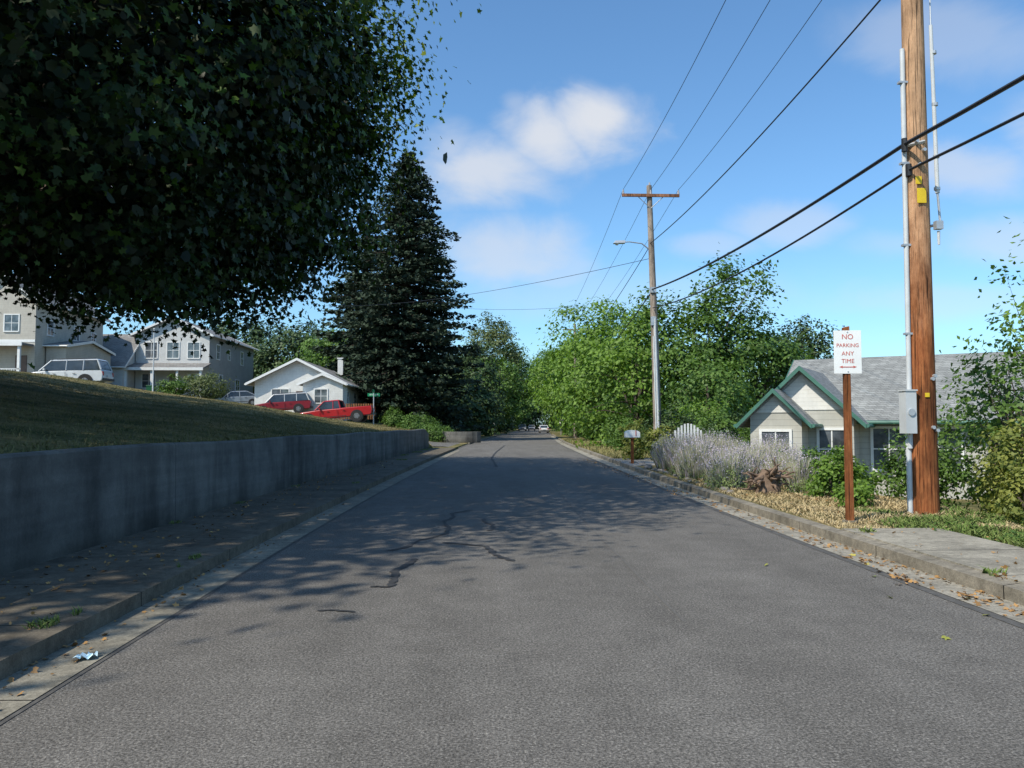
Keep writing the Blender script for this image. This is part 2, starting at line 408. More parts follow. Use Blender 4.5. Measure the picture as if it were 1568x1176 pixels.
for (x,y,r,n) in [(-3.2,6.0,.10,120),(-3.12,6.35,.05,40),(-3.35,5.5,.05,30),(-3.12,8.9,.09,80),(-3.1,8.4,.05,30),(-4.55,12,.10,50),(-4.5,15,.15,50),(-4.5,19,.2,80),(-3.1,20,.15,60),(-4.45,26,.25,120),(-3.3,33,.3,160),(-4.0,38,.5,500),(-3.6,42,.5,500),(-3.4,46,.5,500),(-3.2,49,.5,500)]:
    W+=cluster(x,y,r,n,0)
blades('weeds',np.array(W),.015+.045*RNG.random(len(W)),.01,1.6,green)
W=[]
for (x,y,r,n) in [(6.45,11.2,.45,1500),(6.7,10.2,.4,1100),(6.6,9.0,.35,900),(6.1,11.4,.3,500),(6.65,7.9,.35,800),(5.15,10.6,.1,60),(4.93,7.6,.09,60),(7.2,11.8,.5,900),(6.5,13,.35,400),(8,12.5,.6,900)]:
    W+=cluster(x,y,r,n,0)
blades('verge_weeds',np.array(W),.02+.09*RNG.random(len(W)),.022,1.6,green)
C,P,O,s=crown_pts((6.9,10.9,.16),(1.1,1.6,.10),60,45,.2,inner=.1,seed=3,flat=.25)
leafcloud('ground_ivy',P,O+np.array([0,0,1.]),.05*(.6+.8*RNG.random(len(P))),leafmat('ivy_leaf',(.03,.07,.015),(.11,.19,.035),.2),'quad',s)
brown=leafmat('dead_leaf',(.12,.06,.02),(.42,.24,.09),0,(.40,.36,.08))
n=2600; y=4.5+32*RNG.random(n)**1.5; side=RNG.random(n)
u=np.where(side<.30,UL-.2-1.3*RNG.random(n)**.7,np.where(side<.42,UL+.02+.3*RNG.random(n)**2,np.where(side<.85,UR-.02-.4*RNG.random(n)**2.2,UR+.2+1.5*RNG.random(n))))
z=np.where(u<UL,.155,np.where(u>UR,.185,.018)); 
P=np.stack([u,y,z],1); leafcloud('fallen_leaves',P,np.array([0,0,1])+RNG.normal(size=(n,3))*.35,.018+.05*RNG.random(n)**1.5,brown,'maple')
pl=[(4.35,8.2,.22,26),(4.5,7.2,.16,20),(4.45,9.3,.16,18),(4.95,7.4,.15,12),(4.55,6.6,.1,10),(4.45,10.6,.16,12)]
P=np.concatenate([np.stack([x+r*RNG.normal(size=k)*.4,yy+r*1.8*RNG.normal(size=k)*.6,np.full(k,.016)+.015*RNG.random(k)],1) for x,yy,r,k in pl]); P[:,2]=np.where(P[:,0]>UR,.165,P[:,2])
leafcloud('gutter_leaf_litter',P,np.array([0,0,1])+RNG.normal(size=(len(P),3))*.4,.04+.045*RNG.random(len(P)),brown,'maple')
P=np.array([(3.75,7.3,.016),(3.45,5.9,.016),(4.1,8.3,.016),(3.2,9.0,.016),(4.2,6.6,.016)])
leafcloud('green_fallen_leaf',P,np.array([0,0,1])+RNG.normal(size=(5,3))*.2,.07,leafmat('yellow_leaf',(.22,.24,.05),(.3,.30,.06),.1),'maple')

mb=MB([simple('wrapper',(.55,.72,.85),.5,.3,20)]); vs=[];fs=[]; k=7
for j in range(5):
    for i in range(k): vs.append((-2.75+.018*i+random.uniform(-.01,.01),5.52+.025*j+random.uniform(-.01,.01)+.01*i,.012+random.uniform(0,.035)))
fs=[(j*k+i,j*k+i+1,(j+1)*k+i+1,(j+1)*k+i) for j in range(4) for i in range(k-1)]
mb.add(vs,fs); mb.obj('litter_wrapper')

# ------------------------------------------------------------------ big maple
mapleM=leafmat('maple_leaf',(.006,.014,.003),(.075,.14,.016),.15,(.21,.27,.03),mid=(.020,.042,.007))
coreM=leafmat('maple_inner_leaf_shade',(.004,.009,.003),(.014,.026,.006),0)  # near-black copy of the maple leaf; crown-interior shade put into its colour
e=empty('maple_tree',(-11.6,18.0,tz(-11.6,18)-.05))
def low(C,add=0): 
    return C[:,2]>2.0+add+.10*np.maximum(0,5.2-C[:,0])*.8+.22*np.maximum(0,2.2-C[:,0])+.04*np.maximum(0,C[:,1]-4)+.42*np.sin(C[:,0]*1.25+1)*np.sin(C[:,1]*.9+.5)
C,P,O,s=crown_pts((0.4,1.2,7.6),(9.8,13,6.1),2100,56,1.0,inner=.5,p=2.35,lump=.14,seed=5,flat=.5,keep=low)
# sunlight painted into leaf colour toward the crown's outside, top and right
q=((P-np.array([.4,1.2,7.6]))/np.array([9.8,13,6.1])); sunlit=np.clip((np.linalg.norm(q,axis=1)-.75)*1.6,0,.45)*np.clip(.4+q[:,2]+.4*q[:,0],0,1)
leafcloud('crown',P,O,.155*(.7+.6*RNG.random(len(P))),mapleM,'maple',s*.85+sunlit,parent=e,fold=.35)
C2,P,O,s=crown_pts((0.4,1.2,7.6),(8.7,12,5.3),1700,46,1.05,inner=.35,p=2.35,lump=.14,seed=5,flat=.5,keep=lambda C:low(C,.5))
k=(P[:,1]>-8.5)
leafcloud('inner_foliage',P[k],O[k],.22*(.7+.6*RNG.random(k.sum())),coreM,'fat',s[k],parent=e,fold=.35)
limbs('trunk',(0,0,0),C2[C2[:,2]>3.2],.38,e,40,.3)
farM=leafmat('maple_leaf_plain',(.012,.028,.005),(.06,.115,.016),0)
for (x,y,r,ry,h,sd) in [(-17.5,4.5,8.5,9.0,12.5,6),(-22.5,24,9.0,10,14.5,8)]:  # neighbour maples, mostly unseen, added to shade the lawn
    e=empty('maple_tree',(x,y,gz(x,y)-.05))
    C,P,O,s=crown_pts((0,0,h*.6),(r,ry,h*.4),520,46,1.3,inner=.35,p=2.2,lump=.15,seed=sd)
    leafcloud('crown',P,O,.42*(.7+.6*RNG.random(len(P))),farM,'quad',s*.8,parent=e); limbs('trunk',(0,0,0),C,.32,e,30,.35)

# ------------------------------------------------------------------ conifers
firM=leafmat('fir_needles',(.008,.017,.009),(.045,.070,.040),.0,rough=.75)
def conifer(name,x,y,z0,H,Rb,seed,n_lv=46,nb=9,sp=42,size=.55,mat=None,cap=99,ex=.78):
    e=empty(name,(x,y,z0)); rg=np.random.default_rng(seed); PP=[];TT=[];SS=[];RR=[]
    mb=MB([bark]); mb.tube([(0,0,-.3),(0,0,H*.5),(0,0,H)],[.42,.25,.03],8)
    for i in range(n_lv):
        t=(i+rg.random()*.6)/n_lv; z=1.2+(H-1.4)*t; r0=min(cap,Rb*(1-t)**ex)*(.82+.3*rg.random())+.15
        for bq in range(nb):
            a=rg.random()*6.283; r=r0*(.5+.62*rg.random()**.8); dx,dy=math.cos(a),math.sin(a)
            droop=r*(.16+.25*rg.random())*(1-t*.8); sh=rg.random()
            mm=max(10,int(sp*(r/6.)**.8)); q=rg.random(mm)**.6
            w=(rg.random(mm)-.5)*2*(.08+.24*np.sin(q*2.6))*min(r,3.0)*.75
            px=dx*q*r-dy*w; py=dy*q*r+dx*w; pz=z-droop*q**1.2+.45*droop*q**4-np.abs(w)*.18-rg.random(mm)*.3
            PP.append(np.stack([px,py,pz],1)); sg=np.sign(w)
            TT.append(np.stack([dx-dy*sg*.7,dy+dx*sg*.7,-.35-.3*rg.random(mm)],1)+rg.normal(size=(mm,3))*.2)
            SS.append(size*(.5+.7*rg.random(mm))*(.6+.4*(1-t))); RR.append(np.full(mm,sh)*.6+.4*rg.random(mm)*q)
            if bq%2==0: mb.tube([(0,0,z),(dx*r*.5,dy*r*.5,z-droop*.4),(dx*r*.9,dy*r*.9,z-droop*.8)],[.05,.03,.01],4)
    mb.obj('trunk',e); P=np.concatenate(PP); n=len(P)
    Nn=np.array([0,0,1.])+RNG.normal(size=(n,3))*.6
    leafcloud('needles',P,Nn,np.concatenate(SS),mat or firM,'quad',np.concatenate(RR),T=np.concatenate(TT),parent=e)
    return e
conifer('fir_tree',-7.6,79,gz(-7.6,79)-.2,28.0,8.4,1,64,15,80,.62,cap=6.6,ex=.56)
conifer('fir_tree',-13.2,90,gz(-12,92)-.2,25,8,2,44,12,50,.85,cap=5.6,ex=.65)

# ------------------------------------------------------------------ broadleaf trees
gA=leafmat('leaf_bright',(.055,.11,.018),(.18,.29,.045),.3)
gB=leafmat('leaf_mid',(.035,.078,.016),(.12,.205,.038),.22)
gC=leafmat('leaf_dark',(.020,.045,.014),(.065,.105,.03),.0)
gD=leafmat('leaf_olive',(.05,.075,.025),(.14,.17,.06),.2)
tree('ash_tree',9.9,52,-.6,9.4,3.5,gA,210,56,.95,.27,.08,21,.5,ry=4)
tree('ash_tree',13.6,48,-.8,10.6,3.6,gB,250,58,.9,.27,.06,22,.46)
tree('ash_tree',10.0,67,-.6,12.2,4.6,gA,230,56,1.05,.32,.1,23,.45)
tree('ash_tree',17.2,50,-.8,9.2,3.2,gB,200,58,.9,.28,.04,24,.42)
tree('ash_tree',12.0,43,-.8,5.4,2.4,gB,120,55,.8,.22,.0,36,.35)
tree('oak_tree',22.6,55,-.8,8.9,3.1,gC,220,60,.8,.26,.04,25,.12)
tree('oak_tree',14.5,88,-.6,11.5,6,gA,240,50,1.3,.42,.05,26,.3)
tree('poplar_tree',2.6,165,0,25,5.0,gD,240,50,1.5,.5,.12,27,.25)
tree('oak_tree',-2.0,118,0,13.5,4.8,gC,200,50,1.2,.42,.05,28,.25)
tree('oak_tree',1.6,132,0,13.0,4.2,gB,180,50,1.2,.45,.06,29,.3)
tree('oak_tree',-3.0,150,0,16,5,gC,180,50,1.4,.5,.06,35,.25)
tree('oak_tree',12.4,108,0,13,4.8,gA,220,50,1.2,.42,.18,30,.3)
tree('oak_tree',15.5,135,0,16,6.0,gA,200,50,1.4,.5,.2,31,.3)
tree('oak_tree',7.0,190,0,20,5.5,gB,200,50,1.5,.6,.1,37,.3)
tree('oak_tree',19.5,205,0,22,7.5,gB,220,50,1.7,.65,.22,38,.3)
tree('oak_tree',-19,104,3,14,5.5,gB,200,50,1.4,.45,.05,32,.25)
tree('oak_tree',-26,112,3,15,6,gC,200,50,1.5,.5,.05,33,.25)
tree('oak_tree',-36,118,4,17,7,gC,200,50,1.6,.5,.05,34,.2)
def mass(name,lst,mat,leaf=.7):
    PP=[];OO=[];S=[]
    for i,(x,y,z,r,h) in enumerate(lst):
        C,P,O,s=crown_pts((x,y,z+h*.5),(r,r*.8,h*.55),90,40,r*.28,seed=100+i,lump=.25,inner=.4); PP.append(P);OO.append(O);S.append(s)
    P=np.concatenate(PP);O=np.concatenate(OO);S=np.concatenate(S)
    leafcloud(name,P,O,leaf*(.6+.8*RNG.random(len(P))),mat,'quad',S)
rr=random.Random(4)
mass('distant_trees',[(-78+i*6.2+rr.uniform(-2,2),132+rr.uniform(-8,12),3,5.5,10+rr.uniform(0,5)) for i in range(11)],gC,.6)
mass('distant_trees',[(-24+i*9+rr.uniform(-2,2),260+rr.uniform(-20,20),-1,9,(20 if i<7 else 14)+rr.uniform(0,7)) for i in range(24)],gC,1.1)
mass('distant_trees',[(16+i*5+rr.uniform(-1,1),100+i*3,-1,5,7+rr.uniform(0,3)) for i in range(5)],gB,.55)
mass('hedge',[(14.2+i*1.5,62+i*3,-.8,2.2,3+rr.uniform(0,1.3)) for i in range(8)],gC,.3)
mass('roadside_trees',[(-2.5+rr.uniform(-1,1)+c(y)-3.5,y,0,2.8,5+rr.uniform(0,3)) for y in range(92,210,9)],gC,.4)
mass('roadside_shrubs',[(c(y)+8.5+rr.uniform(-.6,.8),y,-.1,1.8,2.4+rr.uniform(0,2.2)) for y in range(58,210,8)],gB,.32)
for i in range(6):
    tree('arborvitae',-23.5+i*1.55,95+i*.3,gz(-24,97),gz(-24,97)+6.0+rr.uniform(-.5,.5),.85,gB,40,60,.4,.22,0,40+i,.06,p=2.6,tr=.1)
for (x,y,r,h) in [(-6.0,67,1.1,1.9),(-7.6,68.5,1.0,1.7),(-4.3,66.5,1.4,1.5),(-5.2,70,1.4,2.2),(-3.2,69,.9,1.3)]:
    bush('round_shrub',x,y,gz(x,y)-.05,r,h,gB,3200,.13,int(abs(x)*10))
bush('round_shrub',-25.3,73.5,gz(-26.5,73.5)-.1,2.0,2.7,gD,5000,.17,77)
bush('round_shrub',-27.6,72,gz(-29,72)-.1,1.3,2.0,gB,3000,.17,78)

# right side planting ------------------------------------------------
lavM=blademat('lavender',(.12,.17,.055),(.40,.41,.25),(.60,.50,.62),amt=.95,lo=.5)
PP=[];DD=[]
for (x,y,r,n) in [(6.05,19.6,.75,3600),(5.75,21.2,.7,3600),(6.8,20.9,.85,3600),(6.0,23,.75,3600),(7.1,23.5,.9,3600),(6.2,25.5,.8,3200),(7.4,19.3,.65,2400),(5.6,18.1,.45,1700),(7.9,21.6,.85,2600),(8.6,23.5,.85,2400),(7.3,25.8,.85,2600),(8.1,18.4,.5,1200),(9.3,25.5,.85,2200),(7.0,17.4,.35,900)]:
    a=RNG.random(n)*6.28; q=RNG.random(n)**.55*r; hh=.9 if y<20 else (1.05 if y<22 else 1.3)
    for i in range(n):
        f=(q[i]/r); PP.append((x+q[i]*.75*math.cos(a[i]),y+q[i]*.75*math.sin(a[i]),gz(x,y)-.02,hh*math.sqrt(max(.08,1-.8*f*f)))); DD.append((math.cos(a[i])*f*.4,math.sin(a[i])*f*.4,0))
PP=np.array(PP); blades('lavender_bushes',PP[:,:3],PP[:,3]*(.45+.6*RNG.random(len(PP))),.013,.35,lavM,dirs=np.array(DD))
lf=leafmat('lavender_leaf',(.08,.12,.035),(.24,.30,.11),.2)
for i,(x,y) in enumerate([(6.05,19.6),(5.75,21.2),(6.8,20.6),(6.0,23),(5.6,18.1),(7.4,19.3),(7.1,23.4),(7.9,21.5),(7.0,17.4),(8.1,18.4)]):
    C,P,O,s=crown_pts((x,y,.3),(.62,.62,.40),36,44,.18,seed=90+i,inner=.4); leafcloud('lavender_foliage',P,O,.05,lf,'quad',s)
fl=leafmat('lavender_flower',(.34,.28,.42),(.62,.55,.66),.1)
sel=RNG.choice(len(PP),9000,replace=False); Q=PP[sel,:3]+np.array(DD)[sel]*PP[sel,3:4]*.9; Q[:,2]+=PP[sel,3]*(.75+.3*RNG.random(len(sel)))
leafcloud('lavender_flowers',Q,RNG.normal(size=(len(Q),3)),.035,fl,'quad')
yel=leafmat('yellow_shrub',(.06,.10,.02),(.26,.27,.06),.25,(.6,.45,.04))
bush('green_shrub',7.05,15.6,.0,.62,1.05,gA,3000,.085,51); bush('green_shrub',7.75,17.2,-.1,.6,1.15,gB,2500,.085,52)
bush('green_shrub',8.6,20.5,-.4,.8,1.3,gB,2500,.1,53)
bush('green_shrub',6.7,14.2,.1,.35,.5,gA,1200,.07,57)
bush('yellow_green_shrub',6.2,32.5,.1,.55,1.7,yel,2500,.1,54); bush('yellow_green_shrub',7.0,31.2,.1,.7,1.5,yel,2500,.1,55)
bush('flowering_shrub',9.7,13.6,-.2,1.0,2.0,yel,6500,.085,56)
bush('flowering_shrub',10.6,15.6,-.4,1.4,2.9,gB,8000,.09,58)
bush('broad_shrub',9.0,16.2,-.2,.7,1.7,gB,4000,.08,59)
bush('flowering_shrub',8.35,11.9,.05,.5,1.0,yel,2500,.07,60)
tree('young_tree',11.0,15.3,-.4,5.2,1.1,gA,26,46,.5,.12,.45,61,.35,tr=.05)
tree('young_tree',9.95,14.6,-.3,3.6,.8,gB,22,46,.4,.11,.3,62,.35,tr=.04)
bush('rose_bush',7.3,27.8,-.1,.8,1.5,leafmat('white_flower_leaf',(.04,.07,.03),(.08,.12,.05),.2,(.9,.85,.85)),2600,.1,63)
bush('rose_bush',8.3,28.6,-.3,.9,2.0,leafmat('pink_flower_leaf',(.03,.06,.02),(.09,.14,.05),.2,(.8,.6,.6)),2600,.1,64)
for i,(x,y,r,h) in enumerate([(9.3,31.5,1.1,2.3),(8.6,36.5,1.3,2.4),(10.5,38,1.6,3.2),(7.8,41,1.0,1.6),(12.3,40,1.8,3.3),(12.2,36,1.2,2.4),(8.3,47,1.3,2.4)]):
    bush('roadside_shrub',x,y,gz(x,y)-.1,r,h,[gB,gC,gA][i%3],3600,.14,70+i)
mb=MB([simple('white_paint_wood',(.72,.72,.70),.6,.1)])
for i in range(9): mb.box((6.55+i*.11,27.0,.72+.12*math.sin(i*.39)),(.06,.03,1.35+.24*math.sin(i*.39)),0)
mb.bb(6.5,7.5,27.02,27.06,.45,.52); mb.bb(6.5,7.5,27.02,27.06,1.05,1.12)
mb.obj('white_picket_fence')
# root-wad stump: gnarled wandering roots around a short bole
mb=MB([simple('driftwood',(.17,.115,.08),.9,.5,8,bmp=.5)]); rs=random.Random(3)
mb.tube([(0,0,-.08),(.03,.02,.15),(-.02,.0,.34),(.03,.02,.5)],[.30,.25,.21,.13],12)
for i in range(42):
    a=rs.uniform(0,6.28); el=rs.uniform(-.1,1.1); d=Vector((math.cos(a)*math.cos(el),math.sin(a)*math.cos(el)*.8,math.sin(el)))
    p=Vector((math.cos(a)*.15,math.sin(a)*.13,rs.uniform(.12,.45))); pts=[p.copy()]; rad=[rs.uniform(.035,.06)]
    for k in range(6):
        d=(d+Vector((rs.uniform(-.55,.55),rs.uniform(-.55,.55),rs.uniform(-.5,.4)))).normalized(); p=p+d*rs.uniform(.05,.10); p.z=max(p.z,.02); pts.append(p.copy()); rad.append(rad[-1]*.80)
    mb.tube(pts,rad,6)
mb.obj('root_stump',smooth=True,loc=(6.0,16.7,.12))
mb=MB([simple('rock',(.2,.18,.16),.9,.35,6,bmp=.5)]); rs=random.Random(9)
for i in range(26):
    y=17+i*.55; x=UR+.42+c(y)+rs.uniform(-.08,.12); r=rs.uniform(.06,.15); vs=[];n=8
    for j,(zz,rf) in enumerate([(0,1),(.5,1.05),(.85,.6)]):
        for k in range(n): a=k/n*6.28+j*.2; f=r*rf*rs.uniform(.8,1.15); vs.append((x+f*math.cos(a),y+f*1.3*math.sin(a),.11+zz*r))
    fs=[(j*n+k,j*n+(k+1)%n,(j+1)*n+(k+1)%n,(j+1)*n+k) for j in range(2) for k in range(n)]+[tuple(range(2*n,3*n))]
    mb.add(vs,fs)
mb.obj('edging_rocks',smooth=False)

# ------------------------------------------------------------------ utility poles
def wood(name,a,bc,sc=5,weather=None):
    m,nt,b=nmat(name); v=objco(nt)
    s=noise(nt,sc,6,.7,vec=v,stretch=(5,5,.35)); k=noise(nt,1.6,6,.7,vec=v,stretch=(1,1,.45)); cr=noise(nt,9,4,.6,vec=v,stretch=(5,5,.12))
    cc=ramp(nt,s,[(.3,a),(.7,bc)])
    if weather:
        sx=N(nt,'ShaderNodeSeparateXYZ'); L(nt,v,sx.inputs[0]); h=MA(nt,'ADD',MA(nt,'MULTIPLY',sx.outputs[2],.125),MA(nt,'MULTIPLY',k,.5))
        cc=mixc(nt,ramp(nt,h,[(.65,0),(1.0,.8)]),cc,weather)
    cc=mixc(nt,.95,cc,ramp(nt,k,[(.36,.38),(.6,1.15)]),'MULTIPLY')
    cc=mixc(nt,1,cc,ramp(nt,cr,[(.36,.2),(.44,1)]),'MULTIPLY')
    L(nt,cc,b.inputs['Base Color']); b.inputs['Roughness'].default_value=.85; b.inputs['Specular IOR Level'].default_value=.2
    bump(nt,b,cr,.8,.03); return m
w1=wood('creosoted_wood',(.18,.05,.018),(.48,.18,.065),weather=(.58,.37,.22)); w2=wood('grey_pole_wood',(.24,.19,.15),(.42,.35,.29)); postw=wood('brown_post',(.20,.06,.02),(.40,.15,.055))
galv=simple('galvanised',(.5,.52,.54),.45,.12,5,metal=.5); pvc=simple('grey_conduit',(.55,.57,.58),.5,.1,4)
blk=simple('black_cable',(.018,.018,.02),.5,.2,5); ceram=simple('insulator',(.35,.33,.33),.3,.1,5); yelp=simple('yellow_plastic',(.75,.52,.02),.5,.1,8)
boxg=simple('meter_box_grey',(.50,.52,.53),.5,.1,3)
P1=(7.36,13.1); e=empty('utility_pole',(P1[0],P1[1],0))
mb=MB([w1]); mb.tube([(0,0,-.3),(0,0,1),(0,0,6),(0,0,13.2)],[.225,.215,.185,.15],24); mb.obj('pole',e,smooth=True)
mb=MB([pvc,galv,yelp,blk,boxg,ceram])
mb.cyl((-.25,-.05,1.2),(-.22,-.05,8.0),.04,.04,12,0); mb.cyl((-.25,.0,-.1),(-.25,0,1.2),.045,.045,12,0)
for z in (1.5,3.1,4.6,6.0,7.4): mb.bb(-.30,-.14,-.09,.0,z,z+.035,1)
mb.bb(-.40,-.22,-.22,0,1.45,2.15,4); mb.bb(-.415,-.205,-.235,-.0,2.15,2.175,4); mb.cyl((-.31,-.24,1.8),(-.31,-.22,1.8),.06,.06,12,1)
mb.bb(-.11,.04,-.215,-.20,5.3,5.55,2); mb.bb(-.13,-.03,-.215,-.20,5.62,5.75,2); mb.bb(-.07,.0,-.225,-.21,2.05,2.12,2)
for (x,z) in [(.02,6.2),(-.1,6.35),(.06,2.35),(.05,1.55),(-.06,5.95),(.1,2.4),(.12,1.5)]: mb.cyl((x,-.25,z),(x,-.19,z),.03,.03,10,1)
mb.beam((-.25,-.1,6.3),(.05,-.2,6.35),.06,1); mb.cyl((-.26,-.12,6.2),(-.26,-.12,6.42),.05,.05,8,3); mb.cyl((-.2,-.12,5.78),(-.2,-.12,5.98),.05,.05,8,3)
mb.obj('pole_hardware',e)
mb=MB([w1,ceram]); mb.box((-.15,-.2,12.3),(2.6,.1,.12),0)
for x in (-1.35,-.3,1.0): mb.cyl((x,-.2,12.36),(x,-.2,12.52),.05,.03,10,1)
mb.obj('crossarm',e)
mb=MB([pvc,galv]); mb.cyl((.26,-.1,8.4),(.30,-.1,5.5),.03,.035,10,0); mb.cyl((.25,-.1,12.5),(.26,-.1,8.4),.012,.012,6,1)
for z in (5.55,6.1,7.0,7.9): mb.cyl((.295,-.1,z),(.295,-.1,z+.05),.05,.05,10,1)
mb.beam((.18,0,4.95),(.36,-.1,4.98),.05,1); mb.cyl((.3,-.1,5.5),(.34,-.1,4.9),.02,.02,8,1); mb.cyl((.30,-.1,4.85),(.30,-.1,4.62),.025,.02,8,0); mb.bb(.24,.36,-.15,-.05,4.88,5.02,1)
mb.obj('guy_insulator',e)

P2=(7.95,36.0); e=empty('utility_pole',(P2[0],P2[1],0))
mb=MB([w2]); mb.tube([(0,0,-.5),(-.1,0,5),(-.32,0,12.6)],[.19,.17,.12],16); mb.obj('pole',e,smooth=True)
mb=MB([wood('crossarm_wood',(.25,.10,.05),(.4,.2,.11)),galv,ceram,pvc])
mb.box((-.28,-.16,12.1),(2.65,.1,.13),0)
for x in (-1.55,-.28,1.0): mb.cyl((x,-.16,12.16),(x,-.16,12.36),.055,.03,10,2); 
mb.cyl((-.3,0,12.5),(-.3,0,12.75),.06,.03,10,2)
mb.beam((-.9,-.15,12.08),(-.28,-.12,11.5),.035,1); mb.beam((.34,-.15,12.08),(-.28,-.12,11.5),.035,1)
mb.cyl((0,-.22,0),(-.16,-.2,6.4),.06,.06,10,3); mb.cyl((-.11,-.24,.0),(-.22,-.22,5.6),.035,.035,8,3)
mb.bb(-.32,-.1,-.25,-.1,6.1,6.5,1); mb.bb(-.33,-.08,-.22,-.1,7.6,7.85,1)
mb.obj('pole_hardware',e)
mb=MB([galv,simple('lamp_lens',(.75,.75,.7),.3,.05)])
mb.tube([(-.3,0,9.6),(-.7,-.1,9.88),(-1.3,-.2,9.93),(-1.55,-.25,9.9)],[.035,.03,.028,.025],8)
mb.hexa([Vector(v) for v in [(-2.05,-.42,9.82),(-1.5,-.40,9.84),(-2.05,-.16,9.82),(-1.5,-.14,9.84),(-1.95,-.36,9.95),(-1.5,-.34,9.97),(-1.95,-.22,9.95),(-1.5,-.20,9.97)]],0)
mb.tube([(-1.88,-.29,9.83),(-1.88,-.29,9.75)],[.11,.06],10,1)
mb.obj('street_light_arm',e,bevel=.01)

def wire(p,q,sag,r,name='overhead_wire',mat=blk,n=24):
    mb=MB([mat]); p=Vector(p);q=Vector(q)
    mb.tube([p.lerp(q,i/n)-Vector((0,0,4*sag*(i/n)*(1-i/n))) for i in range(n+1)],r,6); return mb.obj(name,smooth=True)
for i in range(3):
    x1=[-1.35,-.3,1.0][i]+P1[0]-.1; x2=[-1.55,-.28,1.0][i]+P2[0]; x3=[-1.3,-.3,1.0][i]
    wire((x2,35.84,12.37),(x1,12.9,12.52),.35,.010); wire((x1,12.9,12.52),(x1+.1,-25,12.7),.6,.010)
    wire((x2,35.84,12.37),(9.3+x3,82,11.5),.6,.010)
wire((7.65,36,9.9),(7.2,12.95,9.35),.3,.018); wire((7.2,12.95,9.35),(7.4,-25,9.4),.5,.018)
wire((7.7,35.8,7.75),(7.10,12.98,6.32),.25,.034,'telecom_cable'); wire((7.10,12.98,6.32),(7.1,-25,7.6),.9,.034,'telecom_cable')
wire((7.72,35.8,6.9),(7.16,12.98,5.88),.35,.024,'telecom_cable'); wire((7.16,12.98,5.88),(7.15,-25,7.0),.9,.024,'telecom_cable')
wire((7.7,35.8,7.7),(9.6,82,7.0),.8,.03,'telecom_cable'); wire((7.65,36,9.8),(9.4,82,9),.5,.018)
wire((7.6,36,9.2),(-16,80,13.5),.7,.012); wire((9.4,82,13.8),(-13,110,19),.8,.016)
e=empty('utility_pole',(9.5,82,0)); mb=MB([w2]); mb.tube([(0,0,-.8),(0,0,12)],[.18,.12],10); mb.box((0,-.15,11.4),(2.6,.1,.12)); mb.obj('pole',e)

# ------------------------------------------------------------------ signs, mailbox
white=simple('sign_white',(.82,.82,.80),.45,.04,3); red=simple('sign_red',(.55,.12,.09),.5,.05,5)
def text(s,size,loc,parent,mat,name='lettering',rot=(R(90),0,0),ext=.001):
    cu=bpy.data.curves.new(name,'FONT'); cu.body=s; cu.size=size; cu.align_x='CENTER'; cu.align_y='CENTER'; cu.extrude=ext; cu.materials.append(mat)
    o=bpy.data.objects.new(name,cu); coll.objects.link(o); o.location=loc; o.rotation_euler=rot; o.parent=parent; return o
e=empty('no_parking_sign',(5.55,11.95,.1),R(-6))
mb=MB([postw]); mb.hexa([Vector(v) for v in [(-.055,-.045,-.3),(.055,-.045,-.3),(-.055,.045,-.3),(.055,.045,-.3),(-.05,-.045,2.98),(.04,-.045,3.0),(-.05,.045,2.98),(.04,.045,3.0)]],0); mb.obj('post',e,bevel=.008)
mb=MB([white,galv]); mb.bb(-.205,.205,-.056,-.05,2.27,2.93,0); mb.cyl((0,-.062,2.905),(0,-.055,2.905),.012,.012,8,1); mb.cyl((0,-.062,2.30),(0,-.055,2.30),.012,.012,8,1); mb.obj('sign_plate',e,bevel=.002)
for s_,z,sz in (('NO',2.83,.11),('PARKING',2.70,.08),('ANY',2.575,.09),('TIME',2.46,.09)): text(s_,sz,(0,-.0585,z),e,red)
mb=MB([red]); mb.bb(-.09,.09,-.0595,-.0575,2.365,2.378); mb.add([(-.13,-.0585,2.372),(-.08,-.0585,2.392),(-.08,-.0585,2.352)],[(0,1,2)]); mb.add([(.13,-.0585,2.372),(.08,-.0585,2.392),(.08,-.0585,2.352)],[(0,1,2)]); mb.obj('arrow',e)
mb=MB([kerbm]); mb.cyl((0,0,-.1),(0,0,.05),.13,.11,12); mb.obj('footing',e)

e=empty('mailbox',(5.5,29.3,.12)); mb=MB([postw,white,red])
mb.bb(-.05,.05,-.05,.05,-.2,.95,0); mb.bb(-.06,.06,-.3,.25,.95,.99,0)
pf=[(-.27,1.0),(.27,1.0),(.27,1.17)]+[(.27*math.cos(a),1.17+.1*math.sin(a)) for a in np.linspace(.3,2.84,9)]+[(-.27,1.17)]
mb.prism_y(pf,-.13,.13,1); mb.bb(.1,.13,-.145,-.131,1.05,1.25,2); mb.obj('box_and_post',e,smooth=False)

